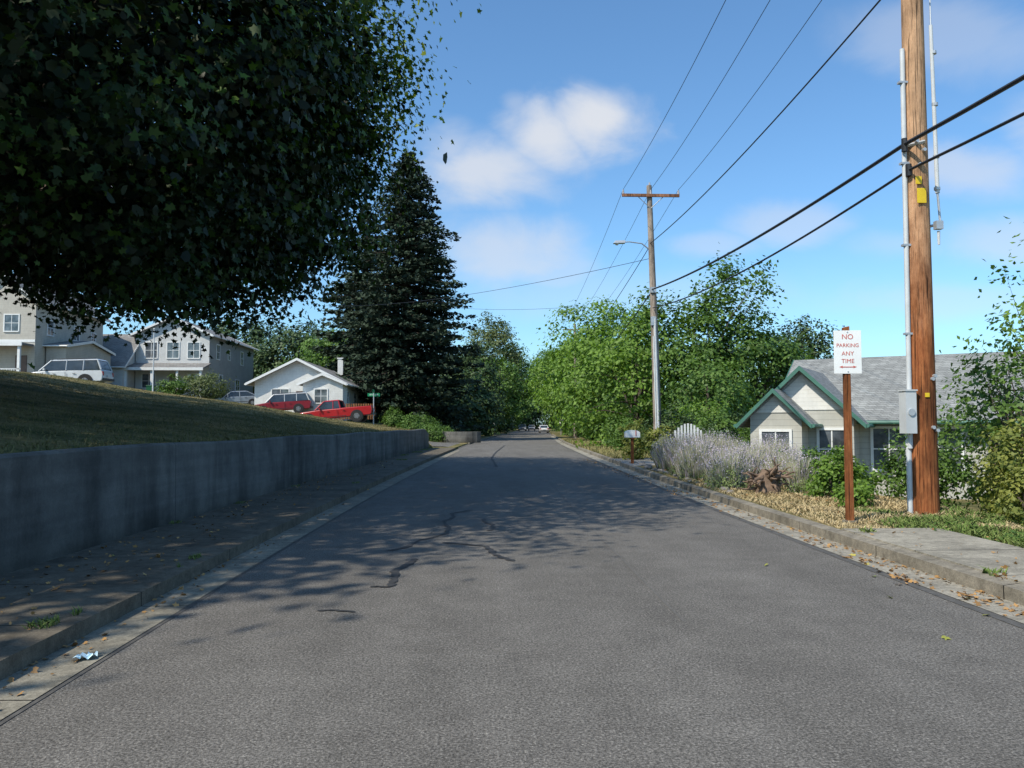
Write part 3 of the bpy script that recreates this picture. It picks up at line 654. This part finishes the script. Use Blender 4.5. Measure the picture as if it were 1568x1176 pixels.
e=empty('street_name_sign',(-7.6,55.6,gz(-7.6,55.6))); mb=MB([galv,simple('sign_green',(.01,.22,.10),.4,.05)])
mb.cyl((0,0,-.2),(0,0,2.75),.035,.035,8,0); mb.box((0,0,2.62),(.85,.02,.22),1); mb.box((0,0,2.87),(.02,.85,.22),1); mb.obj('post_and_blades',e); text('35TH AVE',.14,(0,-.013,2.62),e,white)
for (x,y,h) in [(c(110)+5.8,110,2.4),(c(125)-4.2,125,2.4)]:
    e=empty('traffic_sign',(x,y,0)); mb=MB([galv,white]); mb.cyl((0,0,0),(0,0,h),.04,.04,8,0); mb.box((0,-.05,h-.3),(.6,.02,.75),1); mb.obj('post_and_plate',e)
e=empty('flagpole',(-28.6,70.0,3.4)); mb=MB([pvc]); mb.cyl((0,0,-.3),(0,0,6.4),.07,.045,10); mb.tube([(0,0,6.4),(0,0,6.47),(0,0,6.55)],[.03,.09,.03],10); mb.cyl((0,0,-.1),(0,0,.15),.16,.13,12); mb.obj('pole',e)

# ------------------------------------------------------------------ vehicles
tyre=simple('tyre',(.02,.02,.02),.85,.2); rim=simple('alloy',(.30,.31,.33),.4,.1,metal=.7); trimb=simple('black_trim',(.02,.02,.022),.5,.2)
lampw=simple('headlamp',(.6,.62,.63),.15,.05); lampr=simple('tail_lamp',(.4,.02,.02),.25,.1)
m,nt,b=nmat('car_glass'); b.inputs['Roughness'].default_value=.06; b.inputs['Specular IOR Level'].default_value=.8
L(nt,ramp(nt,noise(nt,2,2,.5,vec=objco(nt)),[(.3,(.015,.02,.022)),(.7,(.04,.05,.055))]),b.inputs['Base Color']); carglass=m
def vehicle(name,x,y,z,rz,col,kind,pitch=0,roofcol=None):
    e=empty(name,(x,y,z),rz); e.rotation_euler=(0,pitch,rz)
    pm=paint(name+'_paint',col); rm=paint(name+'_roof',roofcol) if roofcol else pm
    S={'sedan':dict(prof=[(-2.2,.35),(-2.27,.55),(-2.22,.88),(-1.75,.95),(-.2,.93),(.95,.92),(1.9,.80),(2.2,.66),(2.25,.42),(2.15,.25),(-2.1,.25)],g=(-1.7,1.15,-.85,.45,.93,1.40),W=1.76,wb=(-1.32,1.36),wr=.32,pil=[-.25]),
       'suv':dict(prof=[(-2.3,.4),(-2.33,.7),(-2.28,1.02),(.9,1.0),(1.1,1.0),(2.0,.92),(2.25,.78),(2.3,.5),(2.2,.32),(-2.2,.32)],g=(-2.24,1.2,-2.0,.55,1.01,1.62),W=1.85,wb=(-1.36,1.42),wr=.36,pil=[-1.25,-.3]),
       'pickup':dict(prof=[(-2.6,.45),(-2.62,.62),(-2.6,1.0),(-.55,1.0),(-.5,.98),(1.1,.98),(2.3,.90),(2.55,.78),(2.6,.5),(2.5,.34),(-2.5,.38)],g=(-.5,1.25,-.38,.62,.98,1.55),W=1.85,wb=(-1.6,1.68),wr=.37,pil=[.0])}[kind]
    W=S['W']; mb=MB([pm,trimb,lampw,lampr])
    pf=S['prof']; n=len(pf); vs=[]
    for yy,insz in ((-1,0),(1,0)):
        for (px,pz) in pf:
            t=.06*max(0,(pz-.6)/.4)+.10*max(0,abs(px)-1.7); vs.append((px,yy*(W/2-t),pz))
    fs=[tuple(range(n)),tuple(reversed(range(n,2*n)))]+[(i,i+n,(i+1)%n+n,(i+1)%n) for i in range(n)]
    mb.add(vs,fs,0); mb.obj('body',e,bevel=.045,smooth=True)
    x0,x1,x2,x3,z0,z1=S['g']; wb=W/2-.09; wt=W/2-.24
    mb=MB([carglass,rm,trimb]); a=[(x0,-wb,z0),(x1,-wb,z0),(x0,wb,z0),(x1,wb,z0),(x2,-wt,z1),(x3,-wt,z1),(x2,wt,z1),(x3,wt,z1)]
    mb.hexa([Vector(v) for v in a],0)
    A=[Vector(v) for v in a]
    mb.hexa([Vector((x2-.05,-wt-.03,z1-.03)),Vector((x3+.05,-wt-.03,z1-.03)),Vector((x2-.05,wt+.03,z1-.03)),Vector((x3+.05,wt+.03,z1-.03)),Vector((x2+.05,-wt+.08,z1+.045)),Vector((x3-.08,-wt+.08,z1+.045)),Vector((x2+.05,wt-.08,z1+.045)),Vector((x3-.08,wt-.08,z1+.045))],1)
    for i,j in ((0,4),(1,5),(2,6),(3,7)): mb.beam(A[i],A[j],.09,1)
    for px in S['pil']:
        for sg in(-1,1): mb.beam((px,sg*(wb+.005),z0),(px+.0,sg*(wt+.005),z1),.07,1)
    mb.obj('cabin',e)
    mb=MB([tyre,rim,trimb,lampw,lampr,pm]); r=S['wr']
    for wx in S['wb']:
        for sg in (-1,1):
            mb.cyl((wx,sg*(W/2-.25),r),(wx,sg*(W/2+.008),r+.0),r+.06,r+.06,20,2)
            mb.cyl((wx,sg*(W/2-.2),r),(wx,sg*(W/2+.025),r),r,r,22,0); mb.cyl((wx,sg*(W/2),r),(wx,sg*(W/2+.035),r),r*.58,r*.5,16,1)
            for k in range(5):
                an=k*1.257; mb.box((wx+math.cos(an)*r*.35,sg*(W/2+.034),r+math.sin(an)*r*.35),(.03,.01,.1),2)
    f=max(p[0] for p in pf); bk=min(p[0] for p in pf)
    for sg in(-1,1):
        mb.box((f-.12,sg*(W/2-.3),.70),(.22,.34,.13),3); mb.box((bk+.05,sg*(W/2-.2),.78),(.1,.18,.24),4)
        mb.box((x1-.35,sg*(W/2+.05),z0+.08),(.1,.16,.12),5)
        for dx in (-.75,.35): mb.box((dx,sg*(W/2-.03),.82),(.16,.03,.025),2)
        for dx in (-.28,.95): mb.box((dx,sg*(W/2-.006),.68),(.015,.02,.5),2)
        mb.box((.1,sg*(W/2+.003),.45),(2.0,.012,.05),2)
    mb.box((f+.0,0,.68),(.06,.8,.14),2); mb.box((f-.0,0,.42),(.1,W*.86,.14),2); mb.box((bk,0,.45),(.1,W*.86,.14),2); mb.box((bk-.03,0,.66),(.02,.45,.13),3)
    if kind=='pickup': mb.box((-1.57,0,1.004),(1.95,W-.3,.012),2)
    if kind=='suv':
        for sg in(-1,1): mb.beam((-1.9,sg*(wt-.05),z1+.09),(.3,sg*(wt-.05),z1+.09),.035,2)
    mb.obj('wheels_and_trim',e); return e
vehicle('red_pickup_truck',-10.2,56.0,gz(-10.2,56)+.03,R(178),(.42,.015,.02),'pickup',R(5))
vehicle('parked_van',-16.4,66.0,gz(-16.4,66)-.0,R(186),(.22,.018,.028),'suv',R(4),(.55,.55,.55))
vehicle('parked_car',-22.6,74,gz(-22.6,74),R(200),(.26,.29,.33),'sedan',R(3))
vehicle('white_parked_car',-24.6,48,gz(-24.6,48)-.35,R(184),(.62,.64,.66),'suv',R(2))
vehicle('white_car',c(150)+3.6,150,0,R(88),(.78,.78,.78),'sedan'); vehicle('dark_car',c(185)-1.2,185,0,R(-92),(.15,.16,.18),'suv')
vehicle('silver_car',c(205)+.6,205,0,R(-92),(.3,.3,.32),'sedan')

# ------------------------------------------------------------------ buildings
def siding(name,col,pitch=.14):
    m,nt,b=nmat(name); v=objco(nt); sx=N(nt,'ShaderNodeSeparateXYZ'); L(nt,v,sx.inputs[0])
    fr=MA(nt,'FRACT',MA(nt,'DIVIDE',sx.outputs[2],pitch))
    f=noise(nt,1.2,5,.65,vec=v); f2=noise(nt,7,4,.6,vec=v,stretch=(1,1,.3))
    cc=ramp(nt,f,[(.3,[x*.82 for x in col]),(.7,col)])
    cc=mixc(nt,.8,cc,ramp(nt,fr,[(0,.45),(.12,1.0),(1,1.0)]),'MULTIPLY'); cc=mixc(nt,.5,cc,ramp(nt,f2,[(.3,.85),(.7,1.08)]),'MULTIPLY')
    L(nt,cc,b.inputs['Base Color']); b.inputs['Roughness'].default_value=.75; bump(nt,b,fr,.5,.02); return m
def shingle(name,col):
    m,nt,b=nmat(name); v=objco(nt)
    br=N(nt,'ShaderNodeTexBrick'); br.inputs['Scale'].default_value=1; br.inputs['Brick Width'].default_value=.32; br.inputs['Row Height'].default_value=.14; br.inputs['Mortar Size'].default_value=.012
    br.inputs['Color1'].default_value=tuple([x*.8 for x in col])+(1,); br.inputs['Color2'].default_value=tuple([x*1.15 for x in col])+(1,); br.inputs['Mortar'].default_value=tuple([x*.45 for x in col])+(1,)
    sx=N(nt,'ShaderNodeSeparateXYZ'); L(nt,v,sx.inputs[0]); cb=N(nt,'ShaderNodeCombineXYZ')
    L(nt,MA(nt,'ADD',sx.outputs[0],sx.outputs[1]),cb.inputs[0]); L(nt,MA(nt,'MULTIPLY',sx.outputs[2],2.0),cb.inputs[1]); L(nt,cb.outputs[0],br.inputs['Vector'])
    cc=mixc(nt,.9,br.outputs[0],ramp(nt,noise(nt,1.1,6,.7,vec=v),[(.3,.7),(.7,1.15)]),'MULTIPLY'); cc=mixc(nt,.7,cc,ramp(nt,noise(nt,25,3,.7,vec=v),[(.3,.65),(.7,1.3)]),'MULTIPLY')
    L(nt,cc,b.inputs['Base Color']); b.inputs['Roughness'].default_value=.9; return m
m,nt,b=nmat('window_glass'); b.inputs['Roughness'].default_value=.05; b.inputs['Specular IOR Level'].default_value=.9
L(nt,ramp(nt,noise(nt,1.5,3,.6,vec=objco(nt)),[(.35,(.03,.035,.04)),(.65,(.14,.16,.18))]),b.inputs['Base Color']); wglass=m
trimw=simple('white_trim',(.72,.72,.70),.5,.08)
def gable_walls(mb,x0,x1,y0,y1,zb,ze,zr,axis,mi=0):
    if axis=='y':
        xm=(x0+x1)/2; P=[(x0,zb),(x1,zb),(x1,ze),(xm,zr),(x0,ze)]
        vs=[(x,y0,z) for x,z in P]+[(x,y1,z) for x,z in P]
    else:
        ym=(y0+y1)/2; P=[(y0,zb),(y1,zb),(y1,ze),(ym,zr),(y0,ze)]
        vs=[(x0,y,z) for y,z in P]+[(x1,y,z) for y,z in P]
    mb.add(vs,[(0,1,2,3,4),(9,8,7,6,5),(0,5,6,1),(1,6,7,2),(4,9,5,0)],mi)
def gable_roof(mb,x0,x1,y0,y1,ze,zr,axis,oh=.45,th=.16,mi=1,ti=2):
    if axis=='y': h=(x1-x0)/2; mid=(x0+x1)/2; a0,a1=y0-oh,y1+oh
    else: h=(y1-y0)/2; mid=(y0+y1)/2; a0,a1=x0-oh,x1+oh
    s=(zr-ze)/h; zo=ze-s*oh
    def P(w,a,z): return Vector((mid+w,a,z)) if axis=='y' else Vector((a,mid+w,z))
    for sg in(-1,1):
        mb.hexa([P(sg*(h+oh),a0,zo),P(0,a0,zr),P(sg*(h+oh),a1,zo),P(0,a1,zr),P(sg*(h+oh),a0,zo+th),P(0,a0,zr+th),P(sg*(h+oh),a1,zo+th),P(0,a1,zr+th)],mi)
        for a in(a0,a1):
            d=.03 if a==a1 else -.03
            mb.hexa([P(sg*(h+oh+.02),a,zo-.04),P(0,a,zr-.04),P(sg*(h+oh+.02),a+d,zo-.04),P(0,a+d,zr-.04),P(sg*(h+oh+.02),a,zo+th+.015),P(0,a,zr+th+.015),P(sg*(h+oh+.02),a+d,zo+th+.015),P(0,a+d,zr+th+.015)],ti)
        p=P(sg*(h+oh+.06),a0,zo+.06); q=P(sg*(h+oh+.06),a1,zo+.06); mb.cyl(p,q,.065,.065,8,ti)
def win(mb,face,a,z,w,h,pos,fi=2,gi=3,bars=True,t=.09):
    def bx(a0,a1,z0,z1,d0,d1,mi):
        if face=='f': mb.bb(a0,a1,pos-d1,pos-d0,z0,z1,mi)
        elif face=='r': mb.bb(pos+d0,pos+d1,a0,a1,z0,z1,mi)
        else: mb.bb(pos-d1,pos-d0,a0,a1,z0,z1,mi)
    bx(a-w/2,a+w/2,z,z+h,.004,.02,gi)
    bx(a-w/2-t,a-w/2,z-t,z+h+t,.004,.06,fi); bx(a+w/2,a+w/2+t,z-t,z+h+t,.004,.06,fi)
    bx(a-w/2,a+w/2,z+h,z+h+t,.004,.06,fi); bx(a-w/2-.04,a+w/2+.04,z-t,z-.001,.004,.09,fi)
    if bars:
        bx(a-.02,a+.02,z,z+h,.021,.04,fi); bx(a-w/2,a+w/2,z+h/2-.02,z+h/2+.02,.0215,.038,fi)
def house(name,loc,rz,mats): return empty(name,loc,rz),MB(mats)

sA=siding('beige_siding',(.54,.50,.43)); rA=shingle('roof_grey',(.24,.23,.22)); sW=siding('white_siding',(.80,.79,.75)); sG=siding('shaded_siding',(.36,.37,.36)); sG2=siding('pale_siding',(.66,.66,.64))
door=simple('door_paint',(.12,.07,.05),.5,.15)
# House A far left, two storey beige
e,mb=house('beige_house',(-42.4,66,5.2),0,[sA,rA,trimw,wglass,door])
gable_walls(mb,0,5.9,0,11.5,-2,6.6,8.8,'y'); gable_roof(mb,0,5.9,0,11.5,6.6,8.8,'y',.5)
win(mb,'f',4.0,4.0,1.1,1.3,0); win(mb,'f',1.5,4.0,1.1,1.3,0); win(mb,'r',2.2,3.9,.9,1.2,5.9); win(mb,'r',6.5,3.9,.9,1.2,5.9); win(mb,'r',9.6,3.9,.7,1.0,5.9); win(mb,'r',4,.9,1.2,1.3,5.9)
gable_walls(mb,6.0,7.6,1.5,9.5,-2,2.9,3.6,'x'); gable_roof(mb,6.2,7.6,1.5,9.5,2.9,3.6,'x',.3); win(mb,'r',5,.8,1.2,1.2,7.6)
mb.bb(.5,5.8,-1.8,-.02,2.75,2.9,1); mb.bb(.4,5.9,-1.9,-1.8,2.62,2.92,2)
for x in(.7,3.2,5.6): mb.bb(x-.1,x+.1,-1.75,-1.55,-1.3,2.62,2)
mb.bb(.5,5.8,-1.8,-.0,-1.9,-.1,0); mb.bb(.0,5.9,-.03,-.005,3.1,3.3,2); mb.bb(4.4,5.3,-.06,-.005,-.1,2,4); win(mb,'f',2.2,.6,1.4,1.4,0)
for i in range(26): mb.bb(.7+i*.19,.74+i*.19,-1.74,-1.71,-.1,.75,2)
mb.bb(.5,5.8,-1.75,-1.7,.75,.82,2)
mb.obj('house_body',e)
# House B grey two storey
e,mb=house('grey_two_storey_house',(-34.0,79,4.5),0,[sG2,rA,trimw,wglass,door,sG])
gable_walls(mb,0,7.1,0,15,-1.5,5.9,7.5,'y',0); gable_roof(mb,0,7.1,0,15,5.9,7.5,'y',.45)
mb.bb(7.1,7.115,0.0,15,-1.5,5.85,5)  # darker skin on the side wall; its shade is painted as siding colour
win(mb,'f',1.5,3.6,1.1,1.5,0); win(mb,'f',3.6,3.6,1.1,1.5,0); win(mb,'f',5.6,3.6,1.1,1.5,0)
win(mb,'r',2.5,3.7,.9,1.4,7.116); win(mb,'r',6.0,3.9,.7,1.0,7.116); win(mb,'r',10.5,3.7,.9,1.4,7.116); win(mb,'r',3.5,.6,.9,1.5,7.116); win(mb,'r',9,.6,1.4,1.3,7.116)
mb.hexa([Vector(v) for v in [(-.3,-2.2,2.35),(7.3,-2.2,2.35),(-.3,-.01,2.95),(7.3,-.01,2.95),(-.3,-2.2,2.5),(7.3,-2.2,2.5),(-.3,-.01,3.1),(7.3,-.01,3.1)]],1)
mb.bb(-.3,7.3,-2.28,-2.2,2.25,2.52,2)
for x in(0,2.4,4.8,7.0): mb.bb(x-.1,x+.1,-2.1,-1.9,-1.2,2.3,2)
mb.bb(3.3,4.2,-.06,-.004,0,2.05,4); win(mb,'f',5.7,.7,1.3,1.3,0); win(mb,'f',1.3,.7,1.2,1.3,0)
gable_walls(mb,-7.2,-.1,-2.5,5,-1.5,2.75,5.9,'x',0); gable_roof(mb,-7.2,-.1,-2.5,5,2.75,5.9,'x',.4)
mb.bb(-6.6,-1.6,-2.56,-2.504,-1,1.8,2)
for k in range(5): mb.bb(-6.6,-1.6,-2.572,-2.56,-.6+k*.5,-.57+k*.5,0)
mb.obj('house_body',e)
# House C white cottage
e,mb=house('white_cottage',(-19.6,69,2.5),0,[sW,rA,trimw,wglass,door])
gable_walls(mb,0,7.4,0,15,-1.5,2.75,4.6,'y'); gable_roof(mb,0,7.4,0,15,2.75,4.6,'y',.6)
gable_walls(mb,4.6,7.9,-2.2,-.01,-1.5,2.5,3.2,'y'); gable_roof(mb,4.6,7.9,-2.2,-.4,2.5,3.2,'y',.35)
win(mb,'f',2.2,1.0,1.4,1.1,0); win(mb,'f',6.1,.9,1.0,1.1,-2.2); win(mb,'r',3,1.0,1.0,1.0,7.4); win(mb,'r',7,1.0,1.6,1.0,7.4); mb.bb(3.55,4.4,-.06,-.004,-.2,1.95,4)
mb.bb(5.6,6.1,8,8.5,3,5.4,0); mb.bb(5.55,6.15,7.95,8.55,5.4,5.5,2)
mb.obj('house_body',e)
mb=MB([wood('deck_wood',(.2,.08,.03),(.38,.18,.08))])
for i in range(18): mb.bb(.0+i*.2,.12+i*.2,0,.04,0,1.3)
mb.bb(0,3.6,.041,.08,.3,.4); mb.bb(0,3.6,.041,.08,.95,1.05); mb.obj('wooden_fence',loc=(-12.6,66.6,gz(-12,66.6)+.1))
e=empty('green_trash_bin',(-30.4,74,gz(-30.4,74))); mb=MB([simple('bin_green',(.01,.10,.04),.5,.1),tyre]); mb.hexa([Vector(v) for v in [(-.25,-.25,0.05),(.25,-.25,.05),(-.25,.25,.05),(.25,.25,.05),(-.32,-.35,1.0),(.32,-.35,1.0),(-.32,.35,1.0),(.32,.35,1.0)]]); mb.box((0,0,1.04),(.68,.76,.07)); mb.cyl((-.3,.3,.12),(.3,.3,.12),.12,.12,10,1); mb.obj('bin',e,bevel=.02)
# House D right bungalow
e,mb=house('grey_bungalow',(10.4,29.4,-.85),R(-33),[siding('shaded_off_white_siding',(.50,.49,.44),.2),shingle('roof_pale',(.26,.265,.255)),simple('teal_trim',(.05,.15,.115),.55,.15),wglass,trimw,door,sW])  # off-white walls darkened: eave and tree shade put into the siding colour
gable_walls(mb,.9,16,0,8.4,-1,2.75,5.0,'x'); gable_roof(mb,.9,16,0,8.4,2.75,5.0,'x',.55,.13)
gable_walls(mb,.05,3.35,-1.3,3.5,-1,2.75,4.35,'y'); gable_roof(mb,.05,3.35,-1.3,3.0,2.75,4.35,'y',.42,.11)
gable_walls(mb,.2,1.9,-2.5,-1.31,-1,2.7,3.55,'y'); gable_roof(mb,.2,1.9,-2.5,-.3,2.7,3.55,'y',.36,.10)
mb.prism_y([(.35,2.95),(3.05,2.95),(1.7,4.2)],-1.33,-1.302,6); mb.prism_y([(.4,2.85),(1.7,2.85),(1.05,3.45)],-2.53,-2.502,6)
win(mb,'f',2.65,.95,.8,1.3,-1.3,4); win(mb,'f',1.05,1.0,.9,1.2,-2.5,4); win(mb,'f',4.3,.9,1.0,1.4,0,4); win(mb,'f',5.8,.9,1.3,1.4,0,4); win(mb,'f',9.6,.9,1.2,1.3,0,4); win(mb,'f',13,.9,1.6,1.3,0,4); mb.bb(7.3,8.2,-.06,-.004,0,2.05,5)
for (x,y) in [(5.4,3.4),]: mb.cyl((x,y,4.3),(x,y,5.15),.07,.07,10,4); mb.cyl((x,y,5.15),(x,y,5.22),.12,.05,10,4)
mb.obj('house_body',e)
e,mb=house('far_house',(-9.5,112,1.2),R(20),[sW,rA,trimw,wglass]); gable_walls(mb,0,9,0,8,-1,2.6,4.6,'x'); gable_roof(mb,0,9,0,8,2.6,4.6,'x'); win(mb,'f',2,.8,1.2,1.2,0); win(mb,'f',6,.8,1.2,1.2,0); mb.obj('house_body',e)

mb=MB([bpy.data.materials['weathered_wall_concrete']])
for i in range(9):
    a=R(200+i*14); mb.box((-3.6+c(66)+1.7*math.cos(a),66.6+1.6*math.sin(a),.55),(.46,.3,.9),0,a+R(90))
mb.obj('block_planter_wall',bevel=.02)

# ------------------------------------------------------------------ sky
w=bpy.data.worlds.new('World'); scene.world=w; w.use_nodes=True; nt=w.node_tree
bg=nt.nodes['Background']; EL=47; 
sk=N(nt,'ShaderNodeTexSky',sky_type='NISHITA'); sk.sun_disc=False; sk.sun_elevation=R(EL); sk.sun_rotation=math.atan2(-.78,-.62)%(2*math.pi)
sk.air_density=1.0; sk.dust_density=1.0; sk.ozone_density=1.4; sk.altitude=60
tc=N(nt,'ShaderNodeTexCoord'); sx=N(nt,'ShaderNodeSeparateXYZ'); L(nt,tc.outputs['Generated'],sx.inputs[0])
ysafe=MA(nt,'MAXIMUM',sx.outputs[1],.05); uu=MA(nt,'DIVIDE',sx.outputs[0],ysafe); vv=MA(nt,'DIVIDE',sx.outputs[2],ysafe)
nz=N(nt,'ShaderNodeTexNoise'); nz.inputs['Scale'].default_value=7; nz.inputs['Detail'].default_value=9; nz.inputs['Roughness'].default_value=.55; nz.inputs['Distortion'].default_value=.3
mp=N(nt,'ShaderNodeMapping'); mp.inputs['Scale'].default_value=(1,1,1.7); L(nt,tc.outputs['Generated'],mp.inputs[0]); L(nt,mp.outputs[0],nz.inputs['Vector'])
pert=MA(nt,'MULTIPLY',MA(nt,'SUBTRACT',nz.outputs[0],.5),2.3)
tot=None
for (px,py,rx,ry,wt) in [(915,178,98,58,.95),(835,200,85,62,.9),(745,250,110,62,.8),(690,225,60,50,.5),(790,150,25,22,.3),(765,375,110,50,.6),(850,410,60,30,.35),(1225,335,90,32,.4),(1095,372,70,22,.35),(1510,250,110,45,.55),(1570,360,110,40,.45),(1400,365,90,25,.25),(1470,30,160,60,.3),(1000,450,280,40,.2),(1450,455,170,30,.3),(150,260,160,80,.8),(1750,200,150,70,.7)]:
    cu=(px-740)/1220; cv=(650-py)/1220
    a=MA(nt,'POWER',MA(nt,'ABSOLUTE',MA(nt,'DIVIDE',MA(nt,'SUBTRACT',uu,cu),rx/1220)),2.0); bq=MA(nt,'POWER',MA(nt,'ABSOLUTE',MA(nt,'DIVIDE',MA(nt,'SUBTRACT',vv,cv),ry/1220)),2.0)
    d=MA(nt,'ADD',MA(nt,'SQRT',MA(nt,'ADD',a,bq)),pert)
    mr=N(nt,'ShaderNodeMapRange',interpolation_type='SMOOTHSTEP'); L(nt,d,mr.inputs[0]); mr.inputs[1].default_value=1.45; mr.inputs[2].default_value=.3; mr.inputs[3].default_value=0; mr.inputs[4].default_value=wt
    tot=mr.outputs[0] if tot is None else MA(nt,'MAXIMUM',tot,mr.outputs[0])
tot=MA(nt,'MULTIPLY',tot,MA(nt,'GREATER_THAN',sx.outputs[1],.05))
skc=mixc(nt,1.0,sk.outputs[0],(.82,1.17,1.38),'MULTIPLY')
L(nt,mixc(nt,tot,skc,(5.2,5.4,5.8)),bg.inputs[0]); bg.inputs[1].default_value=.145
sun=bpy.data.lights.new('sun','SUN'); sun.energy=5.0; sun.angle=R(.53); sun.color=(1,.93,.80)
so=bpy.data.objects.new('sun',sun); coll.objects.link(so)
d=Vector((.78*math.cos(R(EL)),.62*math.cos(R(EL)),-math.sin(R(EL)))); so.rotation_euler=d.to_track_quat('-Z','Y').to_euler()

# ------------------------------------------------------------------ camera
cam=bpy.data.cameras.new('camera'); co=bpy.data.objects.new('camera',cam); coll.objects.link(co); scene.camera=co
co.location=(0,0,1.6); co.rotation_euler=(R(92.9),0,R(-2.07)); cam.lens=28; cam.sensor_width=36; cam.clip_end=4000; cam.clip_start=.05
scene.view_settings.view_transform='Standard'; scene.view_settings.look='None'; scene.view_settings.exposure=0
